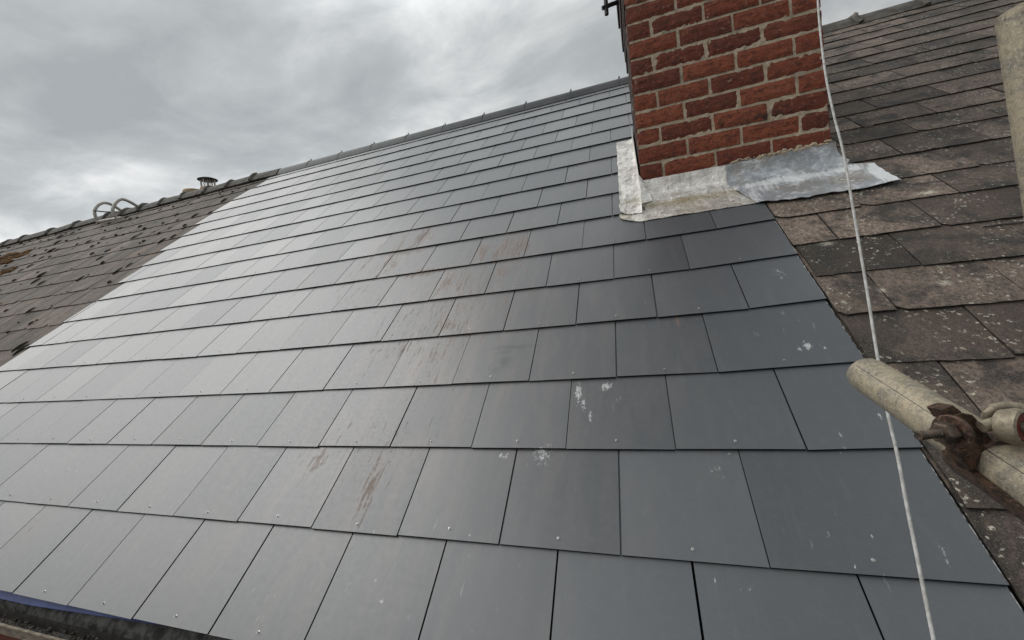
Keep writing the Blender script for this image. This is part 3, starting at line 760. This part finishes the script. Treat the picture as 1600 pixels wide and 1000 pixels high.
# upright
U0=at(1604,12,.46)
ud=Vector((0,0,-1))
U1=at(1680,520,.47); ud=(U1-U0).normalized(); UL=(U0.z+5.5)/-ud.z
up=empty('scaffold_tube',U0+ud*UL); up.rotation_euler=(-ud).to_track_quat('Z','Y').to_euler(); tag(up,'upright scaffold tube cut by the right edge of the picture, yellowish grime','scaffold tube','scaffold tubes at the right edge')
mb=MB(); nseg=60
def pt(k): return Vector((0,0,3-3*k/nseg))
ringsU=[]
n=40
for k in range(nseg+1):
    r=.02415; 
    ringsU.append([Vector((r*(1+.008*fb(k*.4,j*.5))*math.cos(2*math.pi*j/n),r*math.sin(2*math.pi*j/n),UL-UL*k/nseg)) for j in range(n)])
# hollow top
inner=[[Vector((.0205*math.cos(2*math.pi*j/n),.0205*math.sin(2*math.pi*j/n),z)) for j in range(n)] for z in (UL-.2,UL)]
mb.rings(inner+ringsU,cap=True)
mb.build('tube',M_scaf,up,True)
# coupler
cp=empty('scaffold_coupler',at(1535,700,.385)); tag(cp,'rusty scaffold coupler with long threaded bolt clamped round the horizontal tube','coupler')
c0=cp.location.copy()
def lc(p): return p-c0
def P(x,y,d): return lc(at(x,y,d))
# axis point on the tube nearest
s0=(at(1545,708,.378)-A).dot(T); Cx=A+T*s0
viewd=(Cx-CP).normalized(); Lx=(T.cross(viewd)).normalized(); Ly=Lx.cross(T).normalized()
if Ly.dot(viewd)>0: Ly=-Ly      # towards the viewer
# saddle band round tube
mb=MB(); rs=[]
nb_=30
for k in range(nb_):
    a=2*math.pi*k/nb_
    dirv=Lx*math.cos(a)+Ly*math.sin(a)
    wdt=.017+.004*math.cos(a*2)
    r0=.0245; r1=.0272+.001*fb(k*.6,2)
    ring=[Cx+T*wdt+dirv*r0,Cx+T*(wdt-.002)+dirv*r1,Cx-T*(wdt-.002)+dirv*r1,Cx-T*wdt+dirv*r0]
    rs.append([lc(p) for p in ring])
mb.rings(rs,closed=True); mb.build('saddle',M_rust,cp,True)
# flap plate with lug in front
def plate(name,pix,d0,d1,th,mat,bev=.0008):
    mb=MB(); fr=[P(x,y,d0+(d1-d0)*((x-pix[0][0])/60.)) for x,y in pix]; bk=[q+CB@Vector((0,0,-th)) for q in fr]
    a=[mb.vert(p) for p in fr]; b=[mb.vert(p) for p in bk]; n=len(a)
    mb.face(a); mb.face(b[::-1])
    for k in range(n): mb.face((a[k],b[k],b[(k+1)%n],a[(k+1)%n]))
    return mb.build(name,mat,cp,True,bev)
plate('flap',[(1484,652),(1502,645),(1520,648),(1533,662),(1543,677),(1555,693),(1548,700),(1535,706),(1531,722),(1520,738),(1508,722),(1498,705),(1503,690),(1499,672)],.366,.366,.012,M_rust)
plate('lug',[(1471,640),(1490,633),(1503,643),(1504,655),(1482,656)],.368,.368,.014,M_rust)
# bolt: thread, nut, washer
b0=P(1434,681,.343); b1=P(1522,671,.350); bd=(b1-b0).normalized(); bl=(b1-b0).length
def hexring(c,r,n=6,ph=.3):
    u=bd.orthogonal().normalized(); v=bd.cross(u); return [c+u*r*math.cos(ph+2*math.pi*k/n)+v*r*math.sin(ph+2*math.pi*k/n) for k in range(n)]
mb=MB(); rs=[]
nt=16*9; u=bd.orthogonal().normalized(); v=bd.cross(u)
for k in range(nt+1):
    s=bl*.62*k/nt; ring=[]
    for j in range(16):
        a=2*math.pi*j/16; ph=(s/.0034+j/16.)%1.; rr=.0027+.0013*(1-abs(ph*2-1))
        ring.append(b0+bd*s+(u*math.cos(a)+v*math.sin(a))*rr)
    rs.append(ring)
mb.rings(rs); mb.build('threaded_bolt',M_bolt,cp,False)
mb=MB(); n0=b0+bd*bl*.38; mb.rings([hexring(n0,.0085),hexring(n0+bd*.0015,.0098),hexring(n0+bd*.0095,.0098),hexring(n0+bd*.0105,.0088)]); mb.build('nut',M_bolt,cp,False,.0006)
mb=MB(); n1=n0+bd*.0108; mb.rings([hexring(n1,.0140,28),hexring(n1+bd*.0008,.0148,28),hexring(n1+bd*.0036,.0148,28),hexring(n1+bd*.0044,.014,28)]); mb.build('washer',M_rust,cp,True)
# swivel side: pale eye bolt and hinge
mb=MB(); mb.tube([P(1533,667,.360),P(1552,662,.358),P(1575,660,.352),P(1590,655,.348)],[.0052,.0056,.0070,.0080],14,fn=lambda a,b:.05*fb(a*1.,b*.6)); mb.build('eye_bolt',M_pale,cp,True)
mb=MB(); arc=[P(1541,655,.372),P(1543,645,.37),P(1553,637,.368),P(1572,634,.366),P(1592,636,.362),P(1612,645,.358),P(1625,665,.355)]
mb.tube(arc,[.0034,.0038,.0040,.0042,.0042,.004,.004],12,fn=lambda a,b:.08*fb(a*1.,b*.6)); mb.build('bow',M_pale,cp,True)
mb=MB(); e0=P(1597,668,.345); ax=(CB@Vector((.25,.1,1))).normalized(); uu=ax.orthogonal().normalized(); vv=ax.cross(uu)
def cr(c,r,n=26): return [c+uu*r*math.cos(2*math.pi*k/n)+vv*r*math.sin(2*math.pi*k/n) for k in range(n)]
mb.rings([cr(e0-ax*.012,.014),cr(e0-ax*.003,.0165),cr(e0+ax*.002,.0155),cr(e0+ax*.003,.0135),cr(e0+ax*.0005,.0125)]); mb.build('hinge_boss',M_pale,cp,True)
mb=MB(); mb.rings([cr(e0-ax*.001,.0122),cr(e0+ax*.0018,.0118)]); mb.build('hinge_face',M_red,cp,True)
mb=MB(); mb.rings([cr(e0+ax*.0019,.0062),cr(e0+ax*.004,.0055)]); mb.build('hinge_pin',M_bolt,cp,True)
# lower jaw of the coupler under the tube
dn=(CB@Vector((-.62,-.78,-.1))); dn=(dn-T*dn.dot(T)).normalized(); sd_=T.cross(dn)
mb=MB(); rs=[]
for k in range(13):
    q=k/12; c=Cx+T*(-.012+.10*q); wd=.75-.25*q
    A_=np.linspace(-wd,wd,9); rs.append([lc(c+(dn*math.cos(a)+sd_*math.sin(a))*.0249) for a in A_]+[lc(c+(dn*math.cos(a)+sd_*math.sin(a))*(.0315-.002*q+.001*fb(q*5,a*3))) for a in A_[::-1]])
mb.rings(rs); mb.build('lower_jaw',M_rust,cp,True)
# ------------------------------------------------------------------ rope
RP=[(1276,-60,1.12),(1279,20,1.06),(1289,110,.98),(1303,180,.93),(1318,240,.89),(1337,350,.82),(1354,450,.76),(1369,545,.71),(1386,640,.665),(1402,710,.635),(1417,790,.60),(1437,890,.565),(1459,1000,.53),(1480,1100,.50)]
P0=[at(*q) for q in RP]
def crom(Pt,n=14):
    out=[]
    for i in range(len(Pt)-1):
        a,b,c,d=Pt[max(i-1,0)],Pt[i],Pt[i+1],Pt[min(i+2,len(Pt)-1)]
        for k in range(n):
            t=k/n; out.append(.5*((2*b)+(c-a)*t+(2*a-5*b+4*c-d)*t*t+(3*b-a-3*c+d)*t**3))
    out.append(Pt[-1]); return out
mb=MB(); mb.tube(crom(P0,40),.0024,10,fn=lambda a,b:.025*math.sin(a*1.3+b*2*math.pi*3/10))
M_rope=simple('pale cord',(.38,.37,.35),(.56,.55,.53),70,.85,bs=.5)
tag(mb.build('rope',M_rope,None,True),'thin pale cord hanging in front of the chimney and crossing behind the tube','rope')
# ------------------------------------------------------------------ roof ladder hook
lh=empty('ladder_hook',W(-8.6,4.5)); tag(lh,'pair of bent aluminium hoops of a roof ladder hooked over the old ridge','ladder hook')
lo=lh.location.copy()
def uvh(x,y,h):   # sight line to roof plane offset h
    d=inv@(at(x,y,1.)-CP); o=inv@CP; s=(h-o.z)/d.z; return o+d*s
def upl(x,y,u):   # sight line to plane u=const
    d=(at(x,y,1.)-CP); s=(u-CP.x)/d.x; return CP+d*s
def hoop(pix,u,skew=0.):
    return [upl(x,y,u+skew*k) for k,(x,y) in enumerate(pix)]
h1=[(154,346),(149,338),(148,329),(153,321),(161,317),(170,318),(180,323),(192,331)]
h2=[(183,341),(178,334),(176,327),(180,318),(187,312),(195,312),(206,317),(219,325)]
b1_=uvh(154,346,.06); b2_=uvh(183,341,.06)
for hp,bb in ((h1,b1_),(h2,b2_)):
    mb=MB(); pp=[q-lo for q in crom(hoop(hp,(W(*bb)).x),6)]; mb.tube(pp,.023,10); mb.build('hoop',M_alu,lh,True)
mb=MB(); a=upl(154,346,b1_.x)-lo; b=upl(183,341,b2_.x)-lo; mb.tube([a+(a-b)*.06,b+(b-a)*.25],.022,8); mb.build('rail',M_alu,lh,True)
mb=MB(); mb.tube([upl(146,329,b1_.x)-lo,upl(164,331,b1_.x+.2)-lo,upl(182,331,b2_.x)-lo],.011,6); mb.build('tie_rod',M_dark,lh,True)
# ------------------------------------------------------------------ chimney pots behind the ridge
def pot(px_,py,d,r,hgt,cowl,label):
    base=at(px_,py,d); e=empty('chimney_pot',base-Vector((0,0,hgt))); tag(e,label,'chimney pot','chimney pots peeking over the old ridge')
    mb=MB(); rs=[]; n=24
    for (q,z) in ((.9,0),(.88,hgt*.9),(1.08,hgt*.92),(1.1,hgt*.97),(1.,hgt),(.8,hgt),(.8,hgt-.1)):
        rs.append([(r*q*math.cos(2*math.pi*k/n),r*q*math.sin(2*math.pi*k/n),z) for k in range(n)])
    mb.rings(rs); mb.build('pot',M_pot,e,True)
    if cowl:
        mb=MB(); zt=hgt+.155
        rs=[[(q*math.cos(2*math.pi*k/n),q*math.sin(2*math.pi*k/n),z) for k in range(n)] for q,z in ((r*1.25,zt-.008),(r*1.28,zt),(r*.8,zt+.025),(r*.1,zt+.035))]
        mb.rings(rs); mb.build('cowl_lid',M_dark,e,True)
        mb=MB()
        for k in range(4): 
            a=math.pi/2*k+.4; mb.tube([(r*.95*math.cos(a),r*.95*math.sin(a),hgt-.02),(r*.95*math.cos(a),r*.95*math.sin(a),zt)],.010,6)
        for k in range(20):
            a=2*math.pi*k/20; mb.tube([(r*.9*math.cos(a),r*.9*math.sin(a),hgt-.02),(r*.9*math.cos(a),r*.9*math.sin(a),zt)],.0035,4)
        mb.tube([(0,0,hgt-.05),(0,0,zt)],.02,6)
        mb.build('cowl_cage',M_alu,e)
pot(326,294,7.4,.125,.75,True,'buff clay chimney pot with a flat black cowl, peeking over the old ridge')
pot(302,298,7.4,.15,.75,False,'open buff clay chimney pot without cowl, low behind the old ridge')
# ------------------------------------------------------------------ eaves: gutter, wall, window
gt=empty('gutter',(-2,-.03,-.06)); tag(gt,'black gutter full of moss and grit under the new slates','gutter')
def gsec(u0,u1,prof,th,name,mat,n=40,jit=.0015):
    mb=MB(); rs=[]
    for k in range(n+1):
        u=lerp(u0,u1,k/n); pr=[(y+jit*fb(u*9,i),z+jit*fb(u*7,i+5)) for i,(y,z) in enumerate(prof)]
        rs.append([(u+2,y+.03,z+.06) for y,z in pr]+[(u+2,y+.03,z+.06-th) for y,z in pr[::-1]])
    mb.rings(rs); return mb.build(name,mat,gt)
M_gut=simple('mossy gutter lip',(.02,.018,.017),(.12,.115,.105),28,.85,bs=.8,bd=.004,det=5)
M_gdark=simple('wet gutter inside',(.006,.005,.005),(.03,.024,.02),40,.5)
M_tan=simple('gutter front edge',(.16,.125,.09),(.30,.25,.19),30,.8)
gsec(-23,2.5,[(.028,-.030),(.020,-.036),(.004,-.058),(.0,-.075)],.004,'rear_lip',M_gut)
gsec(-23,2.5,[(.0,-.076),(-.012,-.098),(-.040,-.104),(-.058,-.085)],.004,'trough',M_gdark)
gsec(-23,2.5,[(-.059,-.086),(-.062,-.052),(-.070,-.050)],.005,'front_lip',M_tan)
M_deb=simple('moss and grit',(.02,.016,.012),(.20,.17,.14),16,.95)
mb=MB(); random.seed(31)
for k in range(1600):
    u=random.uniform(-4,.6); y=random.uniform(-.045,.0); s=random.uniform(.2,.8)
    lump(mb,(u,y,-.095+random.uniform(0,.008)),.010*s,.005*s,.004*s,5)
deb=mb.build('gutter_debris',M_deb,None,True); tag(deb,'grit and moss lying in the black gutter','debris',kind='stuff')
hw=empty('house_wall',(-2,.12,-5.5)); tag(hw,'red brick house wall below the gutter at the lower left','wall')
mb=MB(); mb.box((-21,.0,0),(-.45,.22,5.36)); mb.box((.9,.0,0),(7.2,.22,5.36)); mb.box((-.45,.0,0),(.9,.22,5.2))
def wallmat():
    m,g,b,o=newmat('wall brick'); br_=g.new('ShaderNodeTexBrick'); x,y,z=g.sep(o); g.l.new(g.comb(x,z,0.),br_.inputs['Vector'])
    br_.inputs['Color1'].default_value=(.20,.05,.03,1); br_.inputs['Color2'].default_value=(.14,.035,.022,1); br_.inputs['Mortar'].default_value=(.3,.26,.2,1)
    br_.inputs['Scale'].default_value=1; br_.inputs['Brick Width'].default_value=.225; br_.inputs['Row Height'].default_value=.075; br_.inputs['Mortar Size'].default_value=.008
    S(g,b,col=br_.outputs[0],ro=.9,nrm=g.bump(g.noise(o,40,4),.5,.004)); return m
M_wall=wallmat()
wm=mb.build('wall',M_wall,hw)
mb=MB(); mb.box((-.28,-.02,3.6),(-.20,-.003,5.235)); mb.box((1.52,-.02,3.6),(1.60,-.003,5.235)); mb.box((-.20,-.02,5.165),(1.52,-.003,5.235)); mb.box((-.20,-.02,3.6),(1.52,-.003,3.67)); mb.box((.62,-.018,3.67),(.69,-.003,5.165))
wf=mb.build('window',M_white,hw)
M_glass=simple('window glass',(.02,.025,.03),(.03,.035,.04),3,.05)
mb=MB(); mb.box((-.20,-.010,3.67),(.62,-.004,5.165)); mb.box((.69,-.010,3.67),(1.52,-.004,5.165)); mb.build('pane',M_glass,wf)
mb=MB(); mb.box((-21,-.03,5.36),(7.2,.0,5.435)); mb.build('fascia',M_dark,hw)
# ground
mb=MB(); 
ids=[mb.vert(p) for p in ((-300,-300,-5.5),(300,-300,-5.5),(300,300,-5.5),(-300,300,-5.5))]; mb.face(ids)
tag(mb.build('ground',M_asph),kind='structure')
